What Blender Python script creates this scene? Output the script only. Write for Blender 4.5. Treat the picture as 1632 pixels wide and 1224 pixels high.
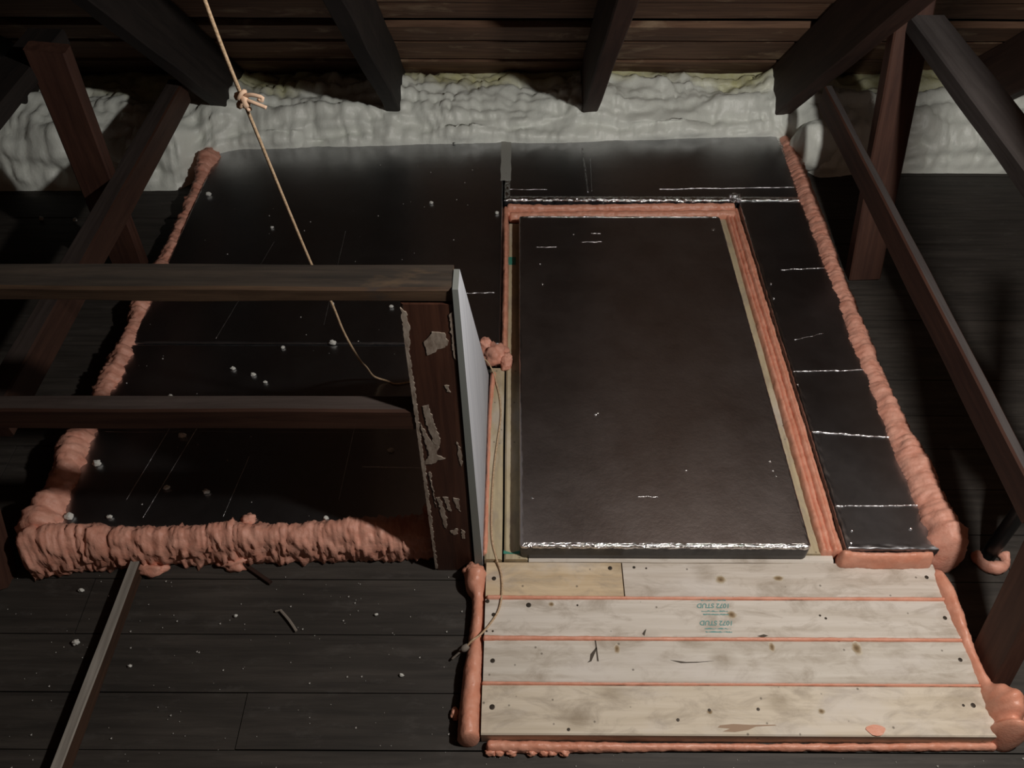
import bpy, bmesh, math, random
from mathutils import Vector, Matrix, noise, Euler
random.seed(7)
scene = bpy.context.scene
C = scene.collection
for o in list(bpy.data.objects): bpy.data.objects.remove(o)

# ------------------------------------------------------------------ camera
cam_d = bpy.data.cameras.new('camera'); cam = bpy.data.objects.new('camera', cam_d); C.objects.link(cam)
cam.location = (0, 0, 1.55); cam.rotation_euler = (math.pi/2 - 0.83194, 0, 0.00466)
cam_d.sensor_width = 36; cam_d.lens = 36*1300/1632; cam_d.clip_start = 0.02
scene.camera = cam
# ------------------------------------------------------------------ world, lamp, exposure
w = bpy.data.worlds.new('attic_dark'); scene.world = w; w.use_nodes = True
w.node_tree.nodes['Background'].inputs[0].default_value = (0.9, 0.95, 1, 1)
w.node_tree.nodes['Background'].inputs[1].default_value = 0.0
ld = bpy.data.lights.new('work_lamp', 'POINT'); ld.energy = 78; ld.color = (1, .955, .9); ld.shadow_soft_size = .035
lo = bpy.data.objects.new('work_lamp', ld); C.objects.link(lo); lo.location = (.81, .50, 1.60)
vs = scene.view_settings
vs.view_transform = 'Standard'; vs.look = 'None'; vs.gamma = 1; vs.use_curve_mapping = False; vs.exposure = 0.0

# ------------------------------------------------------------------ node helpers
class N:
    def __init__(s, name):
        s.m = bpy.data.materials.new(name); s.m.use_nodes = True
        s.t = s.m.node_tree; s.b = s.t.nodes['Principled BSDF']
        s.co = s.t.nodes.new('ShaderNodeTexCoord')
    def link(s, a, b): s.t.links.new(a, b)
    def mapping(s, scale=(1,1,1), loc=(0,0,0), src='Object'):
        n = s.t.nodes.new('ShaderNodeMapping'); n.inputs['Scale'].default_value = scale; n.inputs['Location'].default_value = loc
        s.link(s.co.outputs[src], n.inputs[0]); return n.outputs[0]
    def noise(s, v, scale, detail=6, rough=.6, dist=0):
        n = s.t.nodes.new('ShaderNodeTexNoise'); s.link(v, n.inputs['Vector'])
        n.inputs['Scale'].default_value = scale; n.inputs['Detail'].default_value = detail
        n.inputs['Roughness'].default_value = rough; n.inputs['Distortion'].default_value = dist
        return n.outputs['Fac']
    def voronoi(s, v, scale, out='Distance', feature='F1'):
        n = s.t.nodes.new('ShaderNodeTexVoronoi'); n.feature = feature; s.link(v, n.inputs['Vector']); n.inputs['Scale'].default_value = scale
        return n.outputs[out]
    def ramp(s, f, stops):
        n = s.t.nodes.new('ShaderNodeValToRGB'); e = n.color_ramp.elements
        while len(e) < len(stops): e.new(.5)
        for k, (p, c) in enumerate(stops):
            e[k].position = p; e[k].color = (c, c, c, 1) if not isinstance(c, tuple) else (*c, 1)
        s.link(f, n.inputs[0]); return n.outputs[0]
    def mix(s, f, a, b, mode='MIX'):
        n = s.t.nodes.new('ShaderNodeMix'); n.data_type = 'RGBA'; n.blend_type = mode
        for sock, val in ((n.inputs[0], f), (n.inputs[6], a), (n.inputs[7], b)):
            if isinstance(val, (int, float)): sock.default_value = val if sock.type == 'VALUE' else (val, val, val, 1)
            elif isinstance(val, tuple): sock.default_value = (*val, 1)
            else: s.link(val, sock)
        return n.outputs[2]
    def out(s, color=None, rough=None, bump=None, strength=.3, dist=.002, metal=0, spec=None):
        b = s.b
        for sock, val in ((b.inputs['Base Color'], color), (b.inputs['Roughness'], rough), (b.inputs['Metallic'], metal)):
            if val is None: continue
            if isinstance(val, (int, float)): sock.default_value = val
            elif isinstance(val, tuple): sock.default_value = (*val, 1)
            else: s.link(val, sock)
        if spec is not None: b.inputs['Specular IOR Level'].default_value = spec
        if bump is not None:
            n = s.t.nodes.new('ShaderNodeBump'); n.inputs['Strength'].default_value = strength; n.inputs['Distance'].default_value = dist
            s.link(bump, n.inputs['Height']); s.link(n.outputs[0], b.inputs['Normal'])
        return s.m

def wood(name, dark, light, rough=.7, grain=1., stain=None, stain_amt=.5, dust=None, spec=.3):
    n = N(name)
    g = n.noise(n.mapping((1.6, 26, 26)), 3.2*grain, 8, .62, .35)
    big = n.noise(n.mapping((1.1, 3, 3), (3, 1, 7)), 2.3, 4, .5)
    col = n.mix(n.ramp(g, [(.33, 0.), (.68, 1.)]), dark, light)
    col = n.mix(n.ramp(big, [(.35, 0.), (.7, .55)]), col, tuple(.55*x for x in dark))
    if stain:
        st = n.noise(n.mapping((2, 5, 5), (9, 2, 4)), 3.1, 5, .6, .4)
        col = n.mix(n.ramp(st, [(.56, 0.), (.68, stain_amt)]), col, stain)
    if dust:
        st = n.noise(n.mapping((3, 8, 8), (1, 8, 3)), 4, 7, .7, .2)
        col = n.mix(n.ramp(st, [(.55, 0.), (.75, .7)]), col, dust)
    return n.out(col, rough, g, .35, .0015, spec=spec)

def pine(name, dark, light, loc):
    n = N(name)
    g = n.noise(n.mapping((1.0, 20, 20), loc), 3.0, 8, .6, .6)
    col = n.mix(n.ramp(g, [(.34, 0.), (.62, 1.)]), dark, light)
    sm = n.noise(n.mapping((1.8, 4, 4), tuple(2*x+1 for x in loc)), 6.5, 8, .66, .6)
    col = n.mix(n.ramp(sm, [(.48, 0.), (.66, .66)]), col, (.33, .275, .215))
    wt = n.noise(n.mapping((1.5, 3, 3), tuple(3*x+5 for x in loc)), 3.0, 5, .6)
    col = n.mix(n.ramp(wt, [(.52, 0.), (.72, .6)]), col, (.66, .615, .57))
    v = n.voronoi(n.mapping((6.5, 9.5, 9.5), tuple(x+.37 for x in loc)), 1.)
    wob = n.noise(n.mapping((1,1,1)), 60, 3, .6)
    kn = n.ramp(n.mix(.07, v, wob), [(.10, 1.), (.15, .55), (.24, 0.)])
    col = n.mix(n.mix(.35, 0., kn), col, (.17, .115, .055))
    sp = n.voronoi(n.mapping((30, 30, 30), loc), 1.)
    col = n.mix(n.ramp(sp, [(.05, .75), (.085, 0.)]), col, (.13, .11, .085))
    return n.out(col, .68, g, .18, .0008, spec=.25)

def foil(name, base, rough, bump_scale=9, strength=.06, emboss=.12):
    n = N(name)
    b1 = n.noise(n.mapping((1, 1, 1)), bump_scale, 5, .55, .2)
    b2 = n.noise(n.mapping((1, 1, 1)), 130, 3, .6)
    sc = n.noise(n.mapping((2, 40, 40)), 6, 4, .6, 1.0)
    h = n.mix(emboss, b1, b2)
    r = n.ramp(n.noise(n.mapping((1,1,1)), 7, 6, .65), [(.3, rough*.92), (.7, rough*1.12)])
    dirt = n.ramp(n.noise(n.mapping((1, 1, 1)), 45, 6, .7), [(.45, base), (.75, tuple(.9*x for x in base))])
    return n.out(dirt, r, h, strength, .01, metal=1)

def foam(name, c1, c2, rough=.42, fine=210, bs=.35, spec=.4):
    n = N(name)
    f = n.noise(n.mapping((1,1,1)), 34, 6, .6)
    col = n.mix(n.ramp(f, [(.35, 0.), (.65, 1.)]), c1, c2)
    return n.out(col, rough, n.noise(n.mapping((1,1,1)), fine, 4, .6), bs, .002, spec=spec)

M = {}
M['floor'] = wood('old floor wood', (.030, .026, .0225), (.064, .055, .047), .62, .8, dust=(.075, .068, .062), spec=.35)
M['deck'] = wood('roof deck wood', (.085, .042, .025), (.20, .112, .066), .75, .9, stain=(.34, .25, .16), stain_amt=.55)
M['deck_gap'] = N('roof underlay').out((.006, .005, .005), .9)
M['rafter'] = wood('rafter wood', (.027, .0125, .009), (.062, .031, .021), .7, .8)
M['shaded'] = wood('sooty rafter wood', (.011, .008, .007), (.026, .019, .016), .75, .8)  # rafter wood darkened: shade on the left side is put into the colour
M['strut'] = wood('strut wood', (.046, .019, .013), (.095, .042, .027), .68, .8)
M['grey_strut'] = wood('dusty grey strut wood', (.055, .046, .044), (.088, .077, .073), .8, .8)
M['dusty'] = wood('dusty rail wood', (.04, .028, .024), (.075, .057, .05), .75, .8)
M['rail_top'] = wood('worn rail wood', (.045, .026, .016), (.115, .070, .042), .62, .9, stain=(.035, .034, .034), stain_amt=.8)
M['rail_dust'] = wood('grimy rail top wood', (.030, .025, .021), (.072, .055, .042), .7, .9, stain=(.13, .085, .05), stain_amt=.6)
M['rail'] = wood('dark rail wood', (.030, .0125, .008), (.062, .028, .017), .6, .8)
M['post'] = wood('varnished post wood', (.038, .014, .009), (.085, .034, .020), .42, .8, spec=.5)
M['batten'] = wood('grey batten wood', (.20, .18, .155), (.38, .35, .31), .8, 1.2)
M['batten_side'] = wood('brown batten wood', (.035, .018, .011), (.07, .035, .02), .8, 1.2)
M['frame'] = pine('frame lumber', (.41, .335, .21), (.52, .44, .29), (4.1, 2, 0))
M['plank0'] = pine('plank wood warm', (.50, .375, .235), (.64, .51, .345), (0, 0, 0))
M['plank1'] = pine('plank wood grey', (.51, .445, .375), (.64, .585, .52), (1.3, 4.2, 0))
M['plank2'] = pine('plank wood pale', (.55, .495, .425), (.66, .61, .545), (7.7, 1.1, 0))
M['plank3'] = pine('plank wood weathered', (.51, .46, .39), (.62, .575, .505), (3.2, 9.3, 0))
M['plank4'] = pine('plank wood cream', (.56, .485, .375), (.66, .585, .475), (5.5, 6.4, 0))
M['nail'] = N('dark nail').out((.05, .04, .03), .5, metal=.6)
M['ink'] = N('teal stamp ink').out((.13, .30, .285), .8)
M['green'] = N('green wood stain').out((.05, .24, .17), .7)
M['burn'] = N('dark pencil mark').out((.07, .055, .04), .8)
M['foil'] = foil('foil facing', (.42, .42, .435), .30)
M['lid_foil'] = foil('lid foil', (.42, .385, .375), .36, 22, .09, .35)
M['seam'] = foil('seam foil', (.86, .86, .87), .30, 60, .5)
M['side'] = N('dark board side').out((.022, .022, .025), .38)
M['edge'] = foil('crinkled foil', (.86, .87, .88), .16, 120, .55)
M['tape'] = N('pale tape').out((.33, .33, .30), .55)
M['pink'] = foam('pink foam', (.64, .265, .17), (.72, .35, .245), .38)
M['pink_rough'] = foam('rough pink foam', (.61, .27, .19), (.725, .375, .28), .5, 160, .6)
M['drywall'] = None
n = N('drywall face'); s1 = n.noise(n.mapping((60, 60, 2)), 1.2, 5, .6)
M['drywall'] = n.out(n.ramp(s1, [(.35, (.42, .445, .49)), (.65, (.54, .56, .60))]), .75, s1, .1, .001)
M['paper'] = N('drywall paper').out((.20, .215, .20), .8)
n = N('plaster residue'); s1 = n.noise(n.mapping((40, 40, 12)), 3, 6, .65)
M['plaster'] = n.out(n.ramp(s1, [(.3, (.15, .105, .075)), (.6, (.36, .30, .245))]), .85, s1, .4, .001)
n = N('rope twist'); s1 = n.noise(n.mapping((1, 1, 1)), 260, 2, .5)
M['rope'] = n.out(n.ramp(s1, [(.35, (.40, .275, .16)), (.65, (.60, .44, .29))]), .85, s1, .5, .001)
M['cord'] = N('worn cord').out((.27, .20, .115), .85)
M['knot'] = N('knot rope').out((.72, .50, .35), .8)
M['pipe'] = N('black pipe').out((.008, .008, .008), .35)
M['crumb'] = N('white foam crumb').out((.62, .62, .58), .8)
M['dust'] = N('pale dust').out((.42, .41, .38), .9)
M['splinter'] = N('splinter wood').out((.22, .19, .16), .8)
# sprayed foam: white, old yellow-green foam high in the back of each bay
n = N('white spray foam')
at = n.t.nodes.new('ShaderNodeAttribute'); at.attribute_name = 'age'
nz = n.noise(n.mapping((1, 1, 1)), 11, 5, .6)
ag = n.ramp(n.mix(.4, at.outputs['Fac'], nz), [(.38, 0.), (.62, 1.)])
c = n.mix(ag, (.80, .835, .77), (.60, .59, .33))
f = n.noise(n.mapping((1, 1, 1)), 40, 5, .6)
c = n.mix(n.ramp(f, [(.4, 0.), (.75, .35)]), c, (.86, .87, .80))
M['white'] = n.out(c, .4, n.noise(n.mapping((1, .6, .6)), 95, 4, .6), .4, .004, spec=.45)

# ------------------------------------------------------------------ object helpers
def obj(name, verts, faces, mat, parent=None, smooth=False, M4=None):
    me = bpy.data.meshes.new(name); me.from_pydata([tuple(v) for v in verts], [], faces); me.update()
    if smooth: me.shade_smooth()
    for m in (mat if isinstance(mat, (list, tuple)) else [mat]): me.materials.append(m)
    o = bpy.data.objects.new(name, me); C.objects.link(o)
    M4 = M4 or Matrix()
    if parent: o.parent = parent; M4 = parent.matrix_basis.inverted() @ M4
    o.matrix_basis = M4
    return o
def empty(name, loc):
    o = bpy.data.objects.new(name, None); C.objects.link(o); o.matrix_basis = Matrix.Translation(loc); o.empty_display_size = .1; return o
def tag(o, label, cat, group=None, kind=None):
    o['label'] = label; o['category'] = cat
    if group: o['group'] = group
    if kind: o['kind'] = kind
    return o
def struct(o): o['kind'] = 'structure'; return o

def beam(name, p0, p1, w, h, mat, parent=None, up=(0,0,1), jit=.0012, bev=.004, seg=None, skew=(0,0), top=None):
    """squared timber from p0 to p1 (centre line); w = width across, h = height along up; local X runs along it"""
    p0, p1 = Vector(p0), Vector(p1); L = (p1-p0).length; ax = (p1-p0)/L
    upv = Vector(up); side = upv.cross(ax).normalized(); upv = ax.cross(side)
    n = seg or max(4, int(L/.05)); prof = []
    for sx, sy in ((1,1), (-1,1), (-1,-1), (1,-1)):
        a, b = (bev, 0), (0, bev)
        if sx*sy > 0: a, b = (0, bev), (bev, 0)
        prof += [(sx*(w/2-a[0]), sy*(h/2-a[1])), (sx*(w/2-b[0]), sy*(h/2-b[1]))]
    vs_, fs = [], []; sd = random.random()*50
    for i in range(n+1):
        x = L*i/n
        for k, (a, b) in enumerate(prof):
            j1 = noise.noise((x*4+sd, (k//2)*3.1, 0))*jit*2; j2 = noise.noise((x*4+sd, (k//2)*3.1, 9))*jit*2
            xx = x + (skew[0]*b if i == 0 else skew[1]*b if i == n else 0)
            vs_.append((xx, a+j1, b+j2))
    m = len(prof)
    for i in range(n):
        for k in range(m): fs.append((i*m+k, i*m+(k+1) % m, (i+1)*m+(k+1) % m, (i+1)*m+k))
    fs.append(tuple(reversed(range(m)))); fs.append(tuple(n*m+k for k in range(m)))
    fs = [tuple(reversed(f)) for f in fs]
    Mx = Matrix((ax, side, upv)).transposed().to_4x4(); Mx.translation = p0
    o = obj(name, vs_, fs, [mat, top] if top else mat, parent, False, Mx)
    bm = bmesh.new(); bm.from_mesh(o.data); bmesh.ops.recalc_face_normals(bm, faces=bm.faces); bm.to_mesh(o.data); bm.free()
    if top:
        R3 = Mx.to_3x3()
        for p in o.data.polygons:
            if (R3 @ p.normal).z > .85: p.material_index = 1
    return o

def box(x0, x1, y0, y1, z0, z1): return [(x0,y0,z0),(x1,y0,z0),(x1,y1,z0),(x0,y1,z0),(x0,y0,z1),(x1,y0,z1),(x1,y1,z1),(x0,y1,z1)]
BF = [(3,2,1,0),(4,5,6,7),(0,1,5,4),(1,2,6,5),(2,3,7,6),(3,0,4,7)]

def spline(pts, step):
    out = []; P = [Vector(p) for p in pts]; n = len(P)
    for i in range(n-1):
        a, b, c, d = P[max(i-1,0)], P[i], P[i+1], P[min(i+2,n-1)]
        k = max(1, int((c.xyz-b.xyz).length/step))
        for j in range(k):
            t = j/k
            out.append(.5*((2*b)+(-a+c)*t+(2*a-5*b+4*c-d)*t*t+(-a+3*b-3*c+d)*t**3))
    out.append(P[-1]); return out

def tube(pts, r, n=8, step=.01, closed_caps=True, jit=0):
    P = spline(pts, step); vs_, fs = [], []
    prev = Vector((0.13, .21, 1)).normalized()
    for i, p in enumerate(P):
        t = (P[min(i+1, len(P)-1)]-P[max(i-1, 0)]).normalized()
        s = (prev - prev.dot(t)*t).normalized(); prev = s; u = t.cross(s)
        rr = r(i/(len(P)-1)) if callable(r) else r
        for k in range(n):
            a = 2*math.pi*k/n; q = p + rr*(math.cos(a)*s+math.sin(a)*u)
            if jit: q = q + jit*noise.noise_vector(q*90)
            vs_.append(q)
    for i in range(len(P)-1):
        for k in range(n): fs.append((i*n+k, i*n+(k+1) % n, (i+1)*n+(k+1) % n, (i+1)*n+k))
    fs.append(tuple(reversed(range(n)))); fs.append(tuple((len(P)-1)*n+k for k in range(n)))
    return vs_, fs

def bead(pts, base, rw, rh, lap=.035, lap_amp=.14, amp=.006, fine=.002, seed=0, n=40, step=.0035, chip=0, rib=0, taper=.35, low=None):
    """a laid bead of sprayed foam on a surface at height base: half-buried lumpy tube with lap rings"""
    rnd = random.Random(seed)
    P = spline([(x, y, 0) for x, y in [p[:2] for p in pts]], step)
    wd = [p[2] if len(p) > 2 else 1 for p in pts]
    cum = [0]
    for i in range(1, len(P)): cum.append(cum[-1]+(P[i]-P[i-1]).length)
    Lt = cum[-1]; pc = [0]
    for i in range(1, len(pts)): pc.append(pc[-1]+(Vector(pts[i][:2])-Vector(pts[i-1][:2])).length)
    def width(s):
        s = s*pc[-1]/Lt
        for i in range(1, len(pc)):
            if s <= pc[i]+1e-9: t = (s-pc[i-1])/max(1e-6, pc[i]-pc[i-1]); t = t*t*(3-2*t); return wd[i-1]*(1-t)+wd[i]*t
        return wd[-1]
    marks = [0]
    while marks[-1] < Lt: marks.append(marks[-1]+lap*rnd.uniform(.4, 1.7))
    vs_, fs = [], []; mi = 0; off = Vector((seed*3.7, seed*1.3, 0))
    for i, p in enumerate(P):
        s = cum[i]
        while mi+1 < len(marks) and marks[mi+1] < s: mi += 1
        ph = (s-marks[mi])/(marks[mi+1]-marks[mi]) if mi+1 < len(marks) else 0
        saw = (math.sqrt(max(0, math.sin(math.pi*min(1, ph*1.0))))-.6)*(.35+1.3*abs(noise.noise((marks[mi]*31, seed, 3))))
        wv = width(s)*(1+lap_amp*saw)
        e = min(s, Lt-s)/(taper*rw*2+1e-6)
        if e < 1: wv *= math.sqrt(max(.02, 1-(1-e)**2))
        t = (P[min(i+1, len(P)-1)]-P[max(i-1, 0)]).normalized(); sd = Vector((t.y, -t.x, 0))
        for k in range(n):
            a = 2*math.pi*k/n; ca, sa = math.cos(a), math.sin(a)
            q = p + sd*(rw*wv*ca) + Vector((0, 0, base+rh*wv*(.25+.75*sa)))
            skew = .012*lap_amp*math.sin(7*s/lap)
            q += t*(-.35*rw*(1-abs(ca))*lap_amp)
            nv = (sd*ca + Vector((0,0,1))*sa)
            rb_ = rib*math.sin(s*570+3*noise.noise((q.x*30, q.y*30, seed))+1.2*ca)*(.4+.6*noise.noise((s*25, seed, 1)))
            d = rb_ + amp*noise.fractal((q+off)*28, .9, 2.1, 4) + fine*noise.fractal((q+off)*120, .8, 2., 3) + chip*max(0, noise.noise((q+off)*75)-.18)*max(0, abs(ca)-.45)*1.8
            q += nv*d*min(1, wv)
            lo_ = base-.0015 if low is None else low
            if q.z < lo_: q.z = lo_
            vs_.append(q)
    for i in range(len(P)-1):
        for k in range(n): fs.append((i*n+k, i*n+(k+1) % n, (i+1)*n+(k+1) % n, (i+1)*n+k))
    fs.append(tuple(reversed(range(n)))); fs.append(tuple((len(P)-1)*n+k for k in range(n)))
    fs = [tuple(reversed(f)) for f in fs]
    return vs_, fs
def join(*parts):
    V, F = [], []
    for v, f in parts:
        k = len(V); V += list(v); F += [tuple(i+k for i in q) for q in f]
    return V, F
def blob(c, r, seed=0, amp=.2, sub=4, zmin=None, freq=1.6):
    bm = bmesh.new(); bmesh.ops.create_icosphere(bm, subdivisions=sub, radius=1)
    c = Vector(c); V = []
    for v in bm.verts:
        d = 1+amp*noise.fractal(v.co*freq+Vector((seed*5.1, seed, 0)), .8, 2, 4)
        q = c+Vector((v.co.x*r[0], v.co.y*r[1], v.co.z*r[2]))*d
        if zmin is not None and q.z < zmin: q.z = zmin
        V.append(q)
    F = [tuple(v.index for v in f.verts) for f in bm.faces]; bm.free(); return V, F

def foil_slab(name, x0, x1, y0, y1, z0, z1, mat, edge_mat, amp, r=.006, parent=None, seed=0, cr=.006, step=.005, band=.012, side_amp=1.0):
    """foil-faced slab with softly rounded crinkled arrises"""
    # perimeter with rounded corners
    per = []
    for cx, cy, a0 in ((x1-cr, y0+cr, -90), (x1-cr, y1-cr, 0), (x0+cr, y1-cr, 90), (x0+cr, y0+cr, 180)):
        for k in range(5):
            a = math.radians(a0+90*k/4); per.append((cx+cr*math.cos(a), cy+cr*math.sin(a), math.cos(a), math.sin(a)))
    full = []
    for i in range(len(per)):
        a, b = per[i], per[(i+1) % len(per)]; L = math.hypot(a[0]-b[0], a[1]-b[1]); k = max(1, int(L/step))
        for j in range(k):
            t = j/k; full.append(tuple(a[q]*(1-t)+b[q]*t for q in range(4)))
    prof = [(0, z0), (0, z0+(z1-z0)*.3), (0, z0+(z1-z0)*.55)]
    for k in range(6):
        a = math.pi/2*k/5; prof.append((r*(1-math.cos(a)), z1-r+r*math.sin(a)))
    ne = len(prof)
    prof += [(r+band*q, z1) for q in (.3, .6, 1.)]
    prof += [(r+band+.02, z1)]
    V, F, mi = [], [], []; n = len(full)
    for j, (ins, z) in enumerate(prof):
        for (x, y, nx, ny) in full:
            q = Vector((x-nx*ins, y-ny*ins, z))
            if ins > cr: q.x = min(max(q.x, x0+ins), x1-ins); q.y = min(max(q.y, y0+ins), y1-ins)
            a = (amp if abs(ny) > .5 else amp*side_amp) if 2 <= j < ne+1 else 0
            if a:
                d = noise.fractal(Vector((q.x*95+seed, q.y*95, j*.55)), .8, 2, 3)
                e = noise.fractal(Vector((q.x*60+seed, q.y*60, j*.5+40)), .8, 2, 3)
                q += Vector((nx*d*a, ny*d*a, e*a))
            V.append(q)
    for j in range(len(prof)-1):
        for i in range(n):
            F.append((j*n+i, j*n+(i+1) % n, (j+1)*n+(i+1) % n, (j+1)*n+i)); mi.append(2 if j < 3 else 1 if (j <= ne+1 and (side_amp == 1 or abs(full[i][3]) > .5)) else 0)
    F.append(tuple(reversed(range(n)))); mi.append(0)
    k = len(V); e = r+band+.018
    V += [Vector((x0+e, y0+e, z1+.00004)), Vector((x1-e, y0+e, z1+.00004)), Vector((x1-e, y1-e, z1+.00004)), Vector((x0+e, y1-e, z1+.00004))]
    F.append((k, k+1, k+2, k+3)); mi.append(0)
    o = obj(name, V, F, [mat, edge_mat, M['side']], parent, True)
    for p, m in zip(o.data.polygons, mi):
        p.material_index = m
        if p.index >= len(F)-2-n*2: p.use_smooth = False
    return o

# ------------------------------------------------------------------ setting: floor, roof deck, gable walls
V, F = [], []; y = -1.2; rb = random.Random(3)
edges = []
while y < 3.1:
    wd = rb.uniform(.10, .125); edges.append((y, y+wd)); y += wd+.0018
for (a, b) in edges:
    cuts = [-3.4] + sorted(rb.uniform(-3, 3) for _ in range(2)) + [3.4]
    for x0, x1 in zip(cuts, cuts[1:]):
        dz = rb.uniform(-.0025, 0); v, f = box(x0+.001, x1-.001, a, b, -.022, dz), BF
        v[4] = (v[4][0], v[4][1]+.001, v[4][2]); V, F = join((V, F), (v, f))
v, f = box(-3.5, 3.5, -1.3, 3.15, -.04, -.024), BF
V, F = join((V, F), (v, f))
struct(obj('floor', V, F, M['floor']))

SL = .9657; Y0, Z0 = 2.709, .191; ANG = math.atan(SL)
def deck_z(y): return Z0+(Y0-y)*SL
YR = -.45
sdir = Vector((0, -math.cos(ANG), math.sin(ANG))); nrm = Vector((0, -math.sin(ANG), -math.cos(ANG)))   # up the slope / into the room
def on_deck(x, s, d): return Vector((x, 2.9, deck_z(2.9))) + sdir*s + nrm*d
def s_of_y(y): return (2.9-y)/math.cos(ANG)
bounds = [2.87, 2.785, 2.768, 2.639, 2.621, 2.511, 2.491, 2.415, 2.376]
boards = [(s_of_y(bounds[0]), s_of_y(2.786)), (s_of_y(2.766), s_of_y(2.639)), (s_of_y(2.621), s_of_y(2.511)), (s_of_y(2.491), s_of_y(2.412)), (s_of_y(2.374), s_of_y(2.290))]
s = boards[-1][1]+.012; smax = s_of_y(YR); rb = random.Random(11)
while s < smax: wd = rb.uniform(.09, .15); boards.append((s, min(s+wd, smax))); s += wd+rb.uniform(.006, .022)
V, F, MI = [], [], []
for bi, (a, b) in enumerate(boards):
    cuts = [-3.4] + sorted(rb.choice([-2.2, -1.6, -.95, -.4, .25, .88, 1.5, 2.2]) for _ in range(2)) + [3.4]
    for x0, x1 in zip(cuts, cuts[1:]):
        if x1-x0 < .05: continue
        d = rb.uniform(-.004, .004); nseg = int((x1-x0)/.06)+1; v, f = [], []
        for k in range(nseg+1):
            x = x0+(x1-x0)*k/nseg
            ea = a+.005*noise.noise((x*5, bi*7.7, 1)); eb = b+.005*noise.noise((x*5, bi*7.7, 2))
            v += [on_deck(x, ea, d), on_deck(x, eb, d), on_deck(x, eb, d-.02), on_deck(x, ea, d-.02)]
        for k in range(nseg):
            for q in range(4): f.append((k*4+q, k*4+(q+1) % 4, (k+1)*4+(q+1) % 4, (k+1)*4+q))
        f += [(3, 2, 1, 0), tuple(nseg*4+q for q in range(4))]
        V, F = join((V, F), (v, f)); MI += [0]*len(f)
v = [on_deck(-3.5, -.3, -.04), on_deck(3.5, -.3, -.04), on_deck(3.5, smax, -.04), on_deck(-3.5, smax, -.04), on_deck(-3.5, -.3, -.055), on_deck(3.5, -.3, -.055), on_deck(3.5, smax, -.055), on_deck(-3.5, smax, -.055)]
V, F = join((V, F), (v, BF)); MI += [1]*6
o = struct(obj('ceiling', V, F, [M['deck'], M['deck_gap']]))
for p, m in zip(o.data.polygons, MI): p.material_index = m
zr = deck_z(YR)
v = [(-3.5, YR, zr), (3.5, YR, zr), (3.5, -4.0, -.04), (-3.5, -4.0, -.04), (-3.5, YR, zr+.03), (3.5, YR, zr+.03), (3.5, -4.04, -.04), (-3.5, -4.04, -.04)]
struct(obj('ceiling', v, BF, M['deck']))
v = box(-3.5, 3.5, -4.0, -1.3, -.04, -.002); struct(obj('floor', v, BF, M['floor']))
for sx, nm in ((-3.45, 'wall_left'), (3.45, 'wall_right')):
    v = []
    for dx in (0, .04 if sx > 0 else -.04):
        v += [(sx+dx, -4.0, -.04), (sx+dx, 3.0, -.04), (sx+dx, YR, zr)]
    struct(obj(nm, v, [(0,1,2), (5,4,3), (0,3,4,1), (1,4,5,2), (2,5,3,0)], M['deck']))

# ------------------------------------------------------------------ rafters
RD = .174
def rafter(xc, label, mat=None):
    dpt = RD/2
    y0, y1 = 2.86, YR+.1
    a = on_deck(xc, s_of_y(y0), dpt+.002); b = on_deck(xc, s_of_y(y1), dpt+.002)
    o = beam('rafter', a, b, .05, RD, mat or M['rafter'], up=tuple(-nrm), jit=.002)
    return tag(o, label, 'rafter', 'rafters under the roof deck')
rafter(-1.605, 'dark rafter farthest left, its tip showing beyond the crossed braces at left', M['shaded'])
rafter(-.965, 'broad dark rafter at upper left, above the left pink foam bead', M['shaded'])
rafter(-.405, 'dark rafter just right of the hanging rope', M['shaded'])
rafter(.247, 'dark rafter above the middle of the attic, narrow and nearly end-on')
rafter(.895, 'dark red-brown rafter at upper right that the right-hand braces meet')
rafter(1.535, 'dark rafter farthest right, its tip hidden behind the dusty grey tie')

# ------------------------------------------------------------------ roof braces
def brace(p0, p1, w, h, mat, label, up=(0,0,1), **k):
    return tag(beam('brace', p0, p1, w, h, mat, up=up, **k), label, 'brace', 'roof braces')
brace((.908, .795, .350), (.908, 2.235, .350), .024, .07, M['strut'], 'long low red-brown brace along the right side, crossing in front of the upright strut', top=M['grey_strut'])
brace((1.014, 1.84, 0), (.980, 2.062, .735), .09, .042, M['strut'], 'red-brown upright strut at right rising from floor to rafter behind the long brace', up=(0, -1, .3))
brace((1.010, .80, .66), (1.010, 2.02, .66), .088, .042, M['grey_strut'], 'dusty grey flat tie at upper right, highest of the right-hand braces')
brace((.917, .652, 0), (.917, 1.03, 1.50), .036, .088, M['strut'], 'brown leaning strut rising from floor at right edge beside the planks', up=(0, -1, .25), skew=(.25, 0))
brace((-1.028, 1.02, .308), (-1.028, 2.34, .308), .05, .076, M['rail'], 'long dark brace on the left crossing in front of the left upright strut', top=M['dusty'])
brace((-1.125, 1.86, 0), (-1.060, 1.799, .70), .092, .04, M['strut'], 'dark red upright strut at left rising from floor behind the long brace', up=(0, -1, .05))
brace((-1.15, 1.15, .64), (-1.15, 1.98, .64), .09, .042, M['shaded'], 'dark tie at the upper left corner, highest of the left-hand braces')
brace((-1.078, .83, 0), (-1.078, 1.42, 1.23), .038, .088, M['strut'], 'brown leaning strut at the left edge beside the foam corner', up=(0, -1, .5), skew=(.48, 0))

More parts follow.
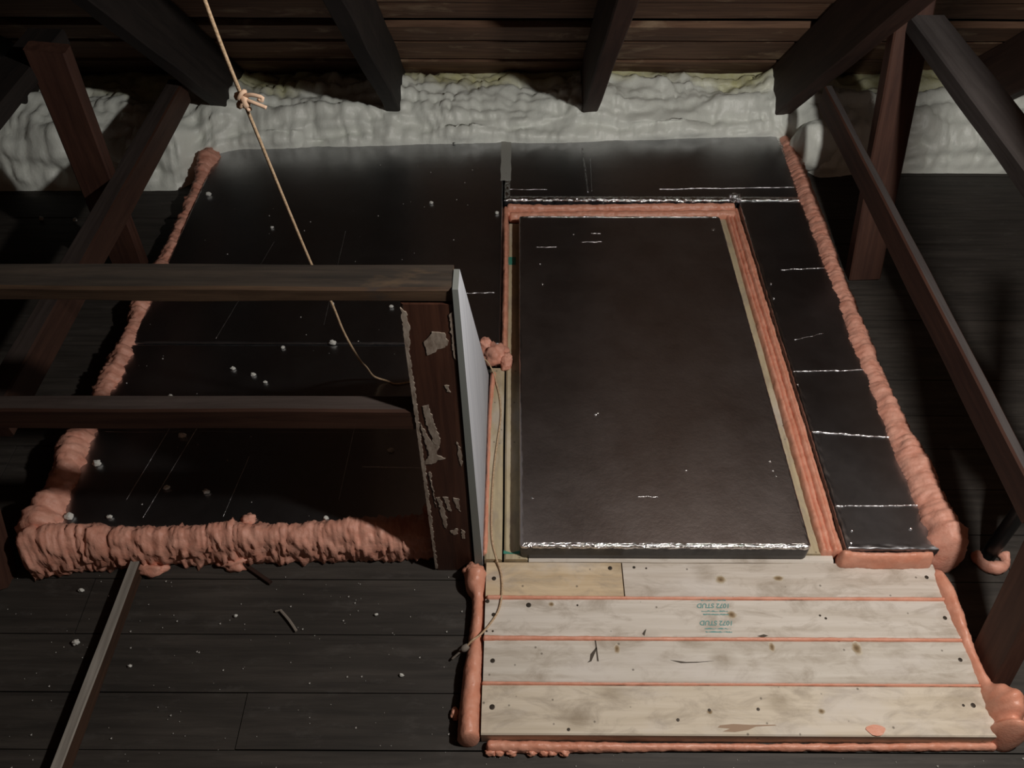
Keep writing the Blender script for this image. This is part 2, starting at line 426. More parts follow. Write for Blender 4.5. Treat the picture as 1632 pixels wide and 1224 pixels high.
# ------------------------------------------------------------------ white sprayed foam along the eave
def lerp_tab(tab, x):
    for (a, va), (b, vb) in zip(tab, tab[1:]):
        if x <= b: t = max(0, (x-a)/(b-a)); t = t*t*(3-2*t); return va*(1-t)+vb*t
    return tab[-1][1]
base_y = [(-3.4, 2.25), (-1.12, 2.27), (-1.02, 2.36), (-.9, 2.40), (-.05, 2.44), (.86, 2.485), (.93, 2.46), (1.02, 2.36), (1.2, 2.385), (3.4, 2.39)]
base_z = [(-3.4, 0), (-1.06, 0), (-.97, .072), (.86, .072), (.96, 0), (3.4, 0)]
raf_x = (-1.605, -.965, -.405, .247, .895, 1.535)
nx, nv_ = 620, 64
V, F, AGE = [], [], []
X0, X1 = -2.6, 2.6
for i in range(nx+1):
    x = X0+(X1-X0)*i/nx
    yb, zb = lerp_tab(base_y, x), lerp_tab(base_z, x)
    dr = min(abs(x-r) for r in raf_x); nearr = math.exp(-(dr/.075)**2)
    h1 = .165+.03*noise.noise((x*2.3, 4.2, 0))+.03*nearr
    shelf = .05+.05*noise.noise((x*2.9, 0, 1.7))+.05*nearr
    key = [(yb-.008, zb-.004), (yb+.008, zb+.03), (yb+.030, zb+(h1-zb)*.45), (yb+.055, zb+(h1-zb)*.8), (yb+.09+shelf*.5, h1), (yb+.14+shelf, h1+.012), (2.67, .172+.02*nearr), (2.76, .150), (2.85, .09)]
    pts = spline([(0, a, b) for a, b in key], .002)
    cum = [0]
    for a, b in zip(pts, pts[1:]): cum.append(cum[-1]+(b-a).length)
    k = 0
    for j in range(nv_+1):
        s = cum[-1]*j/nv_
        while k < len(cum)-2 and cum[k+1] < s: k += 1
        t = (s-cum[k])/max(1e-9, cum[k+1]-cum[k]); p = pts[k].lerp(pts[k+1], min(1, t)); tg = (pts[k+1]-pts[k]).normalized()
        nm = Vector((0, -tg.z, tg.y)); p = Vector((x, p.y, p.z)); u = j/nv_
        # wrinkles: vertical curtains of sprayed passes plus lumps
        wx = x + .03*noise.noise((x*3, u*6, 8))
        cur = -(1-min(1, abs(noise.noise((wx*24, u*2.6, 2)))*2.4))**2*.016*(.4+.6*abs(noise.noise((x*2.2, u*3, 21)))*2)
        lump = noise.fractal(Vector((x*7, p.y*9, p.z*9)), .85, 2.1, 5)*.024
        band = math.sin(u*19+3.1*noise.noise((x*2.4, 0, 5))*2)*.006
        fade = min(1, u/.06)*min(1, (1-u)/.05)
        roll = abs(noise.noise((x*3.3, u*9.5, 13)))*.034
        d = (lump+band+cur*(1. if u < .62 else .4)+roll*(1 if u < .75 else .5)+.004)*fade
        q = p+nm*d+Vector((noise.noise((x*18, u*9, 3))*.006*fade, 0, 0))
        if u < .3: q.z = max(q.z, zb-.004)
        V.append(q); AGE.append(max(0, min(1, (u-.36)*2.6+.5*noise.noise((x*3.1, u*2, 6)))))
m = nv_+1
for i in range(nx):
    for j in range(nv_): F.append((i*m+j, (i+1)*m+j, (i+1)*m+j+1, i*m+j+1))
o = obj('spray_foam', V, F, M['white'], None, True)
a = o.data.attributes.new('age', 'FLOAT', 'POINT'); a.data.foreach_set('value', AGE)
tag(o, 'lumpy white sprayed insulation foam sealing the eave between floor and roof', 'spray foam')
v, f = blob((.985, 2.40, .09), (.075, .06, .085), 3, .12, 4, 0, 1.2)
tag(obj('foam_lump', v, f, M['white'], None, True), 'rounded whitish foam lump beside the top end of the right pink bead', 'spray foam')

# ------------------------------------------------------------------ foil-faced insulation boards
ZF = .075
def seam(parent, x0, y0, x1, y1, r=.0022, seed=0, z=ZF, name='tape_seam', mat=None):
    k = 14; pts = []
    for i in range(k+1):
        t = i/k; pts.append((x0+(x1-x0)*t, y0+(y1-y0)*t+.003*noise.noise((t*5+seed, seed, 0)), z+r*.15))
    v, f = tube(pts, lambda t: r*(.75+.5*noise.noise((t*40, seed, 2))), 8, .004, jit=r*.5)
    return obj(name, v, f, mat or M['seam'], parent, True)
lb = tag(empty('foil_board', (-.5, .93, 0)), 'large dark foil-faced insulation board on the left, behind the railing', 'insulation board')
foil_slab('panel', -.985, -.092, .93, 1.478, .0, ZF, M['foil'], M['foil'], .0006, parent=lb, seed=1)
foil_slab('panel', -.985, -.038, 1.482, 2.50, .0, ZF, M['foil'], M['foil'], .0006, parent=lb, seed=4)
seam(lb, -.15, 1.676, -.055, 1.681, .0015, 2)
seam(lb, -.34, 1.092, -.17, 1.088, .0011, 5)
seam(lb, -.95, 1.487, -.22, 1.482, .0006, 3, mat=M['foil'])
seam(lb, -.95, 1.19, -.2, 1.19, .0006, 4, mat=M['foil'])
for (pa, pb) in ((( -.79, .955), (-.72, 1.30)), ((-.84, 1.0), (-.80, 1.22)), ((-.62, .96), (-.60, 1.12)), ((-.77, 1.5), (-.70, 1.9)), ((-.38, 1.0), (-.37, 1.3)), ((-.5, 1.55), (-.5, 1.95))):
    seam(lb, *pa, *pb, .0005, pa[0]*9, name='crease', mat=M['seam'])
rr_ = tag(empty('foil_board', (.4, 2.1, 0)), 'foil-faced insulation board behind the lid, reaching the white foam', 'insulation board')
foil_slab('panel', -.034, .900, 2.112, 2.53, .0, ZF, M['foil'], M['edge'], .0028, parent=rr_, seed=2)
seam(rr_, .45, 2.170, .875, 2.182, .0016, 7)
seam(rr_, -.02, 2.166, .10, 2.166, .0009, 8)
v = []; 
for k in range(13):
    t = k/12; yy = 2.215+.255*t
    v += [(-.047+.003*noise.noise((t*6, 1, 0)), yy, ZF+.0004), (-.0135+.003*noise.noise((t*6, 2, 0)), yy, ZF+.0004), (-.0135+.003*noise.noise((t*6, 2, 0)), yy, ZF+.0016), (-.047+.003*noise.noise((t*6, 1, 0)), yy, ZF+.0016)]
f = []
for k in range(12):
    for q in range(4): f.append((k*4+q, (k+1)*4+q, (k+1)*4+(q+1) % 4, k*4+(q+1) % 4))
f += [(0, 1, 2, 3), (51, 50, 49, 48)]
obj('tape_strip', v, f, M['tape'], rr_)
for (pa, pb, r) in (((.226, 2.15), (.222, 2.40), .0035), ((.238, 2.16), (.245, 2.34), .002)):
    seam(rr_, *pa, *pb, r, pb[0]*31, name='crease', mat=M['foil'])
rt = tag(empty('foil_board', (.78, .88, 0)), 'long narrow foil-faced board between the lid and the right pink bead', 'insulation board')
foil_slab('panel', .688, .905, .885, 2.108, .0, ZF, M['foil'], M['foil'], .0012, parent=rt, seed=3)
for (x0, y0, x1, y1, r) in ((.745, 1.780, .87, 1.789, .0016), (.691, 1.389, .872, 1.395, .0019), (.691, 1.197, .875, 1.180, .0026), (.691, .992, .875, .994, .0022), (.72, 1.50, .80, 1.525, .0008)):
    seam(rt, x0, y0, x1, y1, r, x0*7+y0)
for (x, y) in ((.71, .93), (.835, .935), (.692, 1.345), (.70, 1.66), (.705, 1.72), (.70, .90)):
    v, f = blob((x, y, ZF+.001), (.0032, .0032, .002), y*7, .2, 2); obj('tack', v, f, M['seam'], rt, True)

# ------------------------------------------------------------------ hatch curb and lid
ZC = .045
cb = tag(empty('hatch_curb', (.3, .88, 0)), 'pale new lumber curb framing the hatch under the foil lid', 'hatch frame')
beam('curb_board', (.004, .8765, ZC/2), (.004, 2.03, ZC/2), .050, ZC, M['frame'], cb)
beam('curb_board', (-.0435, .8765, ZC/2), (-.0435, 1.425, ZC/2), .036, ZC, M['frame'], cb)
beam('curb_board', (.627, .892, ZC/2), (.627, 2.055, ZC/2), .038, ZC, M['frame'], cb)
beam('curb_board', (.03, 2.032, ZC/2), (.607, 2.032, ZC/2), .04, ZC, M['frame'], cb)
beam('curb_board', (.031, .8835, .0205), (.668, .8835, .0205), .0175, .041, M['plank2'], cb)
v = []; g = [(-.022, .8885), (.020, .8885), (.014, .897), (-.006, .8915), (-.022, .897)]
n_ = len(g); v = [(x, y, ZC+.0002) for x, y in g]+[(x, y, ZC+.0008) for x, y in g]
st_f = [tuple(range(n_, 2*n_))]+[(k, (k+1) % n_, n_+(k+1) % n_, n_+k) for k in range(n_)]
o = obj('paint_stain', v, st_f, M['green'], cb); o['label'] = 'green stain'
v = box(-.019, .002, 1.835, 1.87, ZC+.0002, ZC+.0008); o = obj('paint_stain', v, BF, M['green'], cb); o['label'] = 'green stain'
v, f = blob((.676, 2.118, ZF+.004), (.016, .018, .008), 3, .7, 4, None, 3.2); o = obj('foil_crumple', v, f, M['edge'], rr_, False)
lid = tag(empty('hatch_lid', (.31, .89, ZC)), 'big foil-wrapped insulated hatch lid lying over the opening in the middle', 'hatch lid')
foil_slab('panel', .012, .611, .880, 2.012, ZC+.0005, .089, M['lid_foil'], M['edge'], .0018, r=.006, parent=lid, seed=5, cr=.010, step=.0045, band=.004, side_amp=.45)
for (x, y, rx) in ((.19, 1.235, .004), (.196, 1.24, .003), (.07, 1.785, .003), (.075, 1.70, .004), (.04, 1.0, .003), (.38, 1.075, .003), (.57, 1.10, .0035), (.572, 1.075, .003), (.575, 1.06, .003), (.17, 1.92, .003), (.58, 1.945, .005)):
    v, f = blob((x, y, .0895), (rx, rx*.8, .0012), x*31, .5, 2); obj('foil_nick', v, f, M['edge'], lid, True)
seam(lid, .035, 2.004, .60, 2.006, .0028, 3, z=.0885, name='glint_ridge', mat=M['edge'])  # bright ridge added so the lid's far edge catches a glint
for (x0, y0, x1, y1) in ((.265, 1.005, .31, 1.004), (.19, 1.885, .25, 1.886), (.22, 1.925, .25, 1.925), (.06, 1.86, .12, 1.862)):
    seam(lid, x0, y0, x1, y1, .0011, x0*50, z=.089, name='crease')

# ------------------------------------------------------------------ pink foam beads
def pink(name, vf, mat, label):
    return tag(obj(name, *vf, mat, None, True), label, 'foam bead', 'pink foam beads')
pink('foam_bead', bead([(-1.0, 2.42, .8), (-1.002, 2.33, 1.15), (-1.002, 2.2, .8), (-1.004, 2.05, .75), (-1.0, 1.85, .8), (-1.0, 1.72, 1.1), (-1.004, 1.64, 1.0), (-1.0, 1.55, .85), (-.995, 1.4, 1.05), (-1.0, 1.25, .95), (-1.002, 1.12, 1.25), (-.995, 1.03, 1.15), (-1.0, .95, 1.35), (-1.0, .90, 1.4)], .012, .033, .080, .04, .13, .008, .0040, 1, low=0, chip=.022, rib=.0016), M['pink_rough'], 'rough pink foam bead running from the left corner back to the eave')
fl = bead([(-1.03, .876, 1.15), (-.98, .895, 1.25), (-.9, .908, 1.1), (-.84, .905, 1.0), (-.7, .914, .95), (-.6, .918, 1.0), (-.49, .921, .95), (-.36, .926, 1.0), (-.25, .932, 1.05), (-.15, .938, 1.1)], .006, .034, .088, .034, .15, .008, .0035, 2, low=0, chip=.026, rib=.0022)
pink('foam_bead', join(fl, blob((-.60, .886, .012), (.03, .016, .016), 2, .6, 3, 0), blob((-.77, .87, .012), (.035, .016, .018), 5, .6, 3, 0), blob((-.565, .95, .075), (.016, .012, .012), 6, .6, 3, 0), blob((-.17, .965, .09), (.022, .02, .03), 8, .3, 3, 0)), M['pink_rough'], 'thick rough pink foam bead across the front left, ending at the worn post')
pink('foam_bead', bead([(.912, 2.50, .75), (.912, 2.42, .9), (.908, 2.3, .95), (.902, 2.1, .95), (.898, 1.9, .92), (.893, 1.78, .9), (.894, 1.68, .88), (.890, 1.5, .95), (.890, 1.35, .9), (.893, 1.2, 1.0), (.898, 1.1, 1.12), (.900, 1.0, 1.1), (.905, .92, 1.2), (.905, .87, 1.0)], .010, .037, .088, .032, .09, .006, .003, 3, low=0, chip=.012, rib=.0014), M['pink_rough'], 'long ribbed pink foam bead on the right under the low brace, back to the eave')
pink('foam_bead', bead([(.672, .876, 1.1), (.72, .874, .95), (.8, .873, 1.), (.868, .876, 1.)], .030, .0125, .048, .02, .06, .002, .001, 4, low=.036), M['pink'], 'short pink foam bead along the front edge of the narrow right foil board')
pink('foam_bead', join(bead([(-.0275, 1.44, 1), (-.027, 1.8, 1), (-.030, 2.1, 1.1)], .034, .0085, .026, .02, .05, .0015, .0008, 5), blob((-.022, 2.085, .05), (.012, .02, .012), 3, .2, 3)), M['pink'], 'thin pink foam bead down the left side of the lid')
pink('foam_bead', join(bead([(-.03, 2.093, 1), (.15, 2.095, .9), (.4, 2.098, 1), (.682, 2.10, 1)], .030, .016, .040, .06, .05, .003, .001, 6), bead([(-.02, 2.068, .9), (.2, 2.070, 1), (.5, 2.072, 1), (.68, 2.075, 1)], .030, .016, .032, .05, .05, .003, .001, 16)), M['pink'], 'pink foam bead in the gap behind the far end of the lid')
rg = [bead([(.651+dx, 2.108, .9), (.651+dx*.9, 1.8, .85+.1*k), (.651+dx, 1.5, 1), (.650+dx, 1.13, 1.1), (.650+dx, .89, 1.)], .026, .0085, .028+dz, .05, .06, .0022, .0009, 20+k, n=24) for k, (dx, dz) in enumerate(((0, .004), (.012, .001), (.024, .006), (.033, .002)))]
pink('foam_bead', join(*rg), M['pink'], 'layered pink foam strip filling the gap on the right side of the lid')
pink('foam_bead', join(bead([(-.077, .86, 1.5), (-.078, .83, 1.3), (-.072, .80, .8), (-.074, .72, .8), (-.078, .64, 1.1), (-.081, .55, 1.2), (-.079, .513, 1.2)], .002, .0175, .040, .05, .06, .0022, .001, 7, low=0), blob((-.085, .855, .03), (.02, .018, .02), 4, .4, 3, 0), blob((-.110, .572, .006), (.008, .012, .007), 2, .4, 3, 0)), M['pink'], 'smooth pink foam bead along the left ends of the pale planks')
pink('foam_bead', join(bead([(.880, .872, .8), (.882, .80, 1.1), (.882, .75, 1.0), (.883, .68, .85), (.886, .62, .9), (.893, .598, 1.5), (.899, .578, 1.9), (.899, .560, 1.75), (.896, .545, 1.35), (.891, .528, 1.8), (.885, .510, 1.5)], .002, .0165, .052, .06, .03, .003, .001, 8, low=0, taper=.8), blob((.922, .560, .03), (.016, .013, .014), 6, .35, 3, 0, 1.6)), M['pink'], 'smooth pink foam bead with a fat lump along the right ends of the planks')
pink('foam_bead', join(bead([(-.05, .512, 1.2), (.1, .511, 1.05), (.3, .513, .75), (.6, .514, .75), (.88, .517, .8)], .002, .0085, .017, .03, .06, .002, .001, 9, low=0), *[blob((-.04+.155*((k*.618) % 1), .503, .006), (.010, .007, .007), k, .4, 3, 0) for k in range(7)]), M['pink'], 'thin pink foam bead along the front edge of the nearest plank')
pink('foam_bead', bead([(-.0605, .888, 1.1), (-.0595, 1.1, 1), (-.0585, 1.3, 1.05), (-.053, 1.41, 1.4)], .035, .0050, .013, .02, .05, .001, .0008, 10), M['pink'], 'thin pink foam line along the foot of the triangular drywall panel')
pink('foam_lump', join(blob((-.052, 1.468, .05), (.036, .034, .03), 4, .3, 4, None), blob((-.022, 1.445, .05), (.018, .026, .018), 9, .3, 4, None), blob((-.075, 1.49, .06), (.02, .02, .025), 12, .3, 4, None)), M['pink_rough'], 'pink foam lump at the far corner of the drywall panel')

# ------------------------------------------------------------------ new planks in front of the hatch
PZ = .038
def plank(x0, x1, y0, y1, mat, label, nails):
    root = tag(empty('plank', ((x0+x1)/2, y0, 0)), label, 'plank', 'new planks in front of the hatch')
    beam('board', (x0, (y0+y1)/2, PZ/2), (x1, (y0+y1)/2, PZ/2), y1-y0, PZ, mat, root, bev=.0025, jit=.0005)
    for (x, y, r) in nails:
        vv = []; kk = 12
        for z, q in ((PZ-.001, 1), (PZ+.0009, 1), (PZ+.0012, .7)): vv += [(x+r*q*math.cos(6.2832*k/kk), y+r*q*math.sin(6.2832*k/kk), z) for k in range(kk)]
        ff = [(a*kk+k, a*kk+(k+1) % kk, (a+1)*kk+(k+1) % kk, (a+1)*kk+k) for a in range(2) for k in range(kk)]+[tuple(2*kk+k for k in range(kk))]
        obj('nail', vv, ff, M['nail'], root)
    return root
plank(-.0575, .2235, .796, .8745, M['plank0'], 'short warm-toned plank at the left of the row nearest the lid', [(-.041, .835, .0045), (.2, .860, .0045)])
p1 = plank(.2260, .874, .796, .8745, M['plank1'], 'long grey-stained plank in the row against the lid', [(.851, .842, .004), (.25, .862, .003), (.275, .86, .002)])
p2 = plank(-.0575, .874, .7085, .7905, M['plank2'], 'pale plank with the teal grade stamp, second row from the lid', [(-.053, .784, .004), (-.04, .755, .004), (.030, .776, .005), (.857, .752, .004), (-.053, .720, .002), (-.041, .720, .002), (.128, .776, .002), (.61, .756, .0022), (.62, .75, .0025)])
p3 = plank(-.0575, .876, .619, .7035, M['plank3'], 'weathered plank with dark pencil marks, third row from the lid', [(-.04, .660, .0045), (.856, .666, .004)])
p4 = plank(-.0585, .876, .523, .6145, M['plank4'], 'cream plank nearest the viewer along the front edge', [(-.039, .572, .005), (.848, .579, .0045), (.83, .579, .0025), (.45, .57, .003), (.30, .55, .003), (.10, .532, .003), (.36, .568, .0028)])
# pink foam squeezed up between the planks
pink('foam_joint', bead([(-.055, .793, 1.3), (.1, .793, 1.1), (.3, .793, 1), (.6, .7935, .9), (.885, .792, 1.4)], .034, .0032, .0065, .02, .05, .0008, .0004, 31, n=14), M['pink'], 'thin pink foam line between the planks, farthest of the three joints')
pink('foam_joint', bead([(-.06, .706, 1.5), (.1, .706, 1.3), (.3, .706, 1), (.6, .7065, 1.), (.885, .706, 1.)], .034, .0036, .0068, .02, .05, .0008, .0004, 32, n=14), M['pink'], 'thin pink foam line between the planks, middle of the three joints')
pink('foam_joint', bead([(-.06, .6168, 1.3), (.1, .6168, 1.), (.5, .617, .9), (.88, .617, .9)], .034, .0026, .0060, .02, .05, .0008, .0004, 33, n=14), M['pink'], 'thin pink foam line between the planks, nearest of the three joints')
def flat_mark(name, pts, mat, parent, z=PZ, t=.0005, base=.0001, label=None):
    n = len(pts); v = [(x, y, z+base) for x, y in pts]+[(x, y, z+base+t) for x, y in pts]
    f = [tuple(range(n, 2*n))]+[(k, (k+1) % n, n+(k+1) % n, n+k) for k in range(n)]
    o = obj(name, v, f, mat, parent)
    if label: o['label'] = label
    return o
flat_mark('foam_smear', [(.655+.017*math.cos(a)*(1+.15*math.sin(3*a)), .533+.010*math.sin(a)) for a in [k*.4189 for k in range(15)]], M['pink'], p4, t=.002, label='pink foam smear')
M['scorch'] = N('scorch mark').out((.33, .225, .15), .75)
flat_mark('scorch_mark', [(.375, .541), (.40, .5435), (.43, .542), (.475, .5425), (.478, .541), (.44, .539), (.425, .533), (.40, .529), (.378, .530), (.392, .535), (.37, .537)], M['scorch'], p4, t=.0002)
# grade stamp, printed upside down as seen from here
def text_mesh(body, size, loc, parent):
    cu = bpy.data.curves.new('stamp', 'FONT'); cu.body = body; cu.size = size; cu.extrude = .0001; cu.offset = .00022; cu.shear = .25; cu.align_x = 'CENTER'; cu.align_y = 'CENTER'
    t = bpy.data.objects.new('stamp', cu); C.objects.link(t); bpy.context.view_layer.update()
    me = bpy.data.meshes.new_from_object(t.evaluated_get(bpy.context.evaluated_depsgraph_get())); bpy.data.objects.remove(t)
    me.materials.clear(); me.materials.append(M['ink'])
    o = bpy.data.objects.new('grade_stamp', me); C.objects.link(o); o.parent = parent; o['label'] = 'teal grade stamp'
    o.matrix_basis = parent.matrix_basis.inverted() @ Matrix.Translation(loc) @ Matrix.Rotation(math.pi, 4, 'Z')
text_mesh('1072 STUD', .0138, (.402, .7765, PZ+.0006), p2)
text_mesh('1072 STUD', .0138, (.402, .7395, PZ+.0006), p2)
rs = random.Random(5)
for yy in (.7875, .764, .757, .727, .720):
    lo_p, hi_p, x = [], [], .372+rs.uniform(0, .01)
    while x < .43:
        hi_p.append((x, yy+rs.choice((.0002, .0012, .002)))); lo_p.append((x, yy-rs.choice((.0001, .0008)))); x += rs.uniform(.0012, .004)
    flat_mark('stamp_line', lo_p+hi_p[::-1], M['ink'], p2, label='teal smudged stamp line')
kn = N('plank knot'); g = kn.t.nodes.new('ShaderNodeVectorMath'); g.operation = 'DISTANCE'; g.inputs[1].default_value = (.5, .5, .5)
kn.link(kn.mapping((1, 1, 0), (0, 0, .5), 'Generated'), g.inputs[0])
kd = kn.mix(.22, g.outputs['Value'], kn.noise(kn.mapping((1, 1, 1)), 160, 4, .6))
M['knot_wood'] = kn.out(kn.ramp(kd, [(.16, (.16, .105, .055)), (.30, (.30, .22, .13)), (.47, (.55, .49, .395))]), .7, spec=.25)
def knot(x, y, rx, ry, parent):
    flat_mark('knot', [(x+rx*math.cos(k*.3142)*(1+.2*math.sin(k*1.7+x*90)), y+ry*math.sin(k*.3142)) for k in range(20)], M['knot_wood'], parent, t=.0002)
knot(.434, .757, .010, .009, p2); knot(.425, .835, .011, .010, p1); knot(.545, .838, .012, .007, p1); knot(.50, .69, .006, .011, p3); knot(.665, .688, .010, .015, p3); knot(.565, .567, .007, .006, p4); knot(.075, .778, .006, .006, p2); knot(.36, .565, .006, .006, p4); knot(.20, .685, .006, .010, p3)
flat_mark('pencil_mark', [(.158, .702), (.1605, .702), (.163, .660), (.160, .660)], M['burn'], p3)
flat_mark('pencil_mark', [(.160, .688), (.1615, .686), (.149, .660), (.141, .657), (.146, .662), (.148, .674)], M['burn'], p3)
flat_mark('pencil_mark', [(.300, .663), (.33, .6595), (.37, .660), (.385, .662), (.35, .658), (.32, .657)], M['burn'], p3)
flat_mark('burn_mark', [(.258, .724), (.261, .726), (.256, .712), (.252, .716)], M['burn'], p2)
flat_mark('burn_mark', [(.476, .712), (.490, .716), (.498, .713), (.488, .7095)], M['burn'], p2)

# ------------------------------------------------------------------ railing around the stair opening
rl = tag(empty('stair_railing', (-.126, .9, 0)), 'old wooden stair railing with worn post, two rails and triangular drywall panel', 'railing')
beam('post', (-.1265, .897, 0), (-.1265, .897, .758), .078, .042, M['post'], rl, up=(0, 1, 0), jit=.0003)
beam('top_rail', (-1.42, .905, .7735), (-.0895, .905, .7735), .056, .028, M['rail_top'], rl, jit=.0015, top=M['rail_dust'])
beam('lower_rail', (-1.42, .895, .4915), (-.166, .895, .4955), .036, .050, M['rail'], rl, jit=.0015, top=M['dusty'])
beam('post', (-1.40, .905, 0), (-1.40, .905, .758), .05, .078, M['post'], rl, up=(0, 1, 0), jit=.0015)
# triangular drywall panel on the right of the post
def tri(x0, x1, pts, mat, name):
    n = len(pts); v = [(x0+(.789-z)*.009, y, z) for y, z in pts]+[(x1+(.789-z)*.0195, y, z) for y, z in pts]
    f = [tuple(range(n)), tuple(reversed(range(n, 2*n)))]+[(k, n+k, n+(k+1) % n, (k+1) % n) for k in range(n)]
    return obj(name, v, f, mat, rl)
dp = [(.873, .002), (1.41, .002), (1.413, .03), (.918, .789), (.873, .789)]
o = tri(-.0885, -.0800, [(y, z) for y, z in dp], [M['paper'], M['drywall']], 'drywall_panel')
for p in o.data.polygons:
    if p.normal.x > .9 or p.normal.x < -.9: p.material_index = 1
bm = bmesh.new(); bm.from_mesh(o.data); bmesh.ops.recalc_face_normals(bm, faces=bm.faces)
for p in bm.faces: p.material_index = 1 if p.normal.x > .5 else 0
bm.to_mesh(o.data); bm.free()
o['label'] = 'triangular grey drywall panel'
# plaster left on the post face
def patch(pts):
    pts = [Vector((x, 0, z)) for x, z in pts]; out = []
    for k, p in enumerate(pts):
        q = pts[(k+1) % len(pts)]; m = max(2, int((q-p).length/.004))
        for j in range(m):
            r = p.lerp(q, j/m); out.append((r.x+.0035*noise.noise((r.x*220, r.z*150, 1)), r.z+.0045*noise.noise((r.x*220, r.z*150, 5))))
    n = len(out); v = [(min(max(x, -.1665), -.0885), .8748, z) for x, z in out]+[(min(max(x, -.1665), -.0885), .8775, z) for x, z in out]
    f = [tuple(range(n))]+[(k, n+k, n+(k+1) % n, (k+1) % n) for k in range(n)]
    o = obj('plaster_residue', v, f, M['plaster'], rl); o['label'] = 'pale plaster residue'
patch([(-.139, .681), (-.122, .703), (-.105, .701), (-.099, .681), (-.107, .672), (-.117, .666), (-.125, .657), (-.133, .657), (-.134, .67)])
patch([(-.166, .752), (-.158, .742), (-.155, .714), (-.157, .688), (-.161, .661), (-.160, .604), (-.160, .512), (-.161, .41), (-.160, .295), (-.161, .119), (-.162, .007), (-.167, .007), (-.167, .3), (-.167, .69)])
patch([(-.151, .535), (-.142, .538), (-.136, .499), (-.128, .445), (-.131, .424), (-.139, .432), (-.144, .462), (-.149, .50)])
patch([(-.159, .490), (-.152, .47), (-.143, .438), (-.131, .424), (-.137, .403), (-.122, .392), (-.136, .388), (-.148, .376), (-.160, .375), (-.158, .382), (-.150, .401), (-.152, .436), (-.157, .46)])
patch([(-.146, .270), (-.139, .272), (-.131, .20), (-.133, .165), (-.138, .175)])
patch([(-.133, .272), (-.124, .270), (-.121, .225), (-.127, .228)])
patch([(-.117, .270), (-.105, .268), (-.104, .225), (-.110, .24)])
patch([(-.125, .155), (-.112, .165), (-.112, .145), (-.122, .14)])
patch([(-.105, .160), (-.098, .155), (-.099, .125), (-.104, .13)])
patch([(-.0955, .74), (-.091, .745), (-.0905, .64), (-.094, .655)])
patch([(-.100, .44), (-.095, .43), (-.0925, .37), (-.096, .375)])
patch([(-.111, .585), (-.106, .583), (-.104, .568), (-.108, .57)])
patch([(-.155, .35), (-.1525, .35), (-.148, .24), (-.1495, .245)])

# ------------------------------------------------------------------ pull rope
rp = tag(empty('pull_rope', (-.36, 1.0, 1.01)), 'thin tan rope hanging from above, knotted once, trailing round the panel onto the planks', 'rope')
kp = Vector((-.360, 1.0, 1.012))
o = obj('line', *tube([(-.329, .728, 2.085), (-.345, .86, 1.50), (-.356, .95, 1.16), tuple(kp)], .0027, 8, .01), M['rope'], rp, True)
lower = [tuple(kp), (-.346, 1.08, .669), (-.332, 1.1, .563), (-.329, 1.13, .455), (-.324, 1.18, .331), (-.338, 1.28, .2), (-.340, 1.340, .105), (-.314, 1.35, .0785), (-.283, 1.340, .0785), (-.22, 1.36, .0785), (-.15, 1.40, .0785), (-.105, 1.432, .0785), (-.075, 1.432, .070), (-.055, 1.405, .056), (-.045, 1.37, .049), (-.036, 1.32, .0475), (-.033, 1.26, .0475), (-.040, 1.183, .0475), (-.046, 1.111, .0475), (-.049, 1.009, .0475), (-.047, .929, .0475), (-.038, .882, .046), (-.027, .847, .0415), (-.024, .805, .0415), (-.030, .764, .0415), (-.048, .732, .0415), (-.066, .709, .044), (-.080, .697, .047), (-.092, .689, .035)]
obj('cord', *tube(lower, lambda t: .0024 if t < .5 else .0021, 8, .006), M['rope'], rp, True)
k1 = [kp+.75*Vector((.009*math.cos(a)*1.0, -.006*math.sin(a)*1.2-.002, .010-.0042*a/1.6+.004*math.sin(2*a))) for a in [k*.5 for k in range(0, 28)]]
obj('knot', *join(tube(k1, .0030, 8, .003), blob(kp+Vector((.004, -.004, -.006)), (.0065, .006, .009), 1, .1, 3)), M['knot'], rp, True)
loop = [kp+.62*Vector(q) for q in ((.006, -.004, .002), (.022, -.008, .008), (.038, -.01, .006), (.047, -.01, .002), (.045, -.012, -.004), (.036, -.01, .0))]
tail = [kp+.62*Vector(q) for q in ((.006, -.006, -.004), (.022, -.012, -.006), (.038, -.014, -.012), (.052, -.015, -.018))]
obj('bow_loop', *join(tube(loop, .0026, 8, .003), tube(tail, .0026, 8, .003)), M['knot'], rp, True)
obj('toggle', *join(tube([(-.088, .691, .036), (-.094, .688, .033), (-.100, .686, .028)], lambda t: .005+.002*math.sin(3*t), 10, .002), tube([(-.100, .686, .027), (-.121, .676, .008)], .0022, 8, .004)), M['splinter'], rp, True)

# ------------------------------------------------------------------ floor oddments
bt = tag(empty('floor_batten', (-.81, .6, 0)), 'narrow grey-topped batten on the dark floor at lower left, running toward the viewer', 'batten')
beam('batten_body', (-.7935, .905, .017), (-.808, .30, .017), .019, .034, M['batten_side'], bt, bev=.001)
beam('batten_top', (-.7935, .905, .0357), (-.808, .30, .0357), .0185, .003, M['batten'], bt, bev=.0005)
pipe = tag(obj('vent_pipe', *tube([(1.023, .917, 0), (1.026, .935, .25), (1.04, 1.0, 1.0)], .0155, 20, .05), M['pipe'], None, True), 'black upright pipe coming through the floor at right', 'pipe')
col = bead([(1.023+.030*math.cos(a), .910+.030*math.sin(a), .9+.2*math.sin(a*3)) for a in [math.radians(160+q*22) for q in range(11)]], .001, .011, .022, .02, .12, .004, .002, 41, n=20, low=0)
tag(obj('foam_collar', *col, M['pink_rough'], None, True), 'crooked pink foam ring around the foot of the black pipe', 'foam bead')
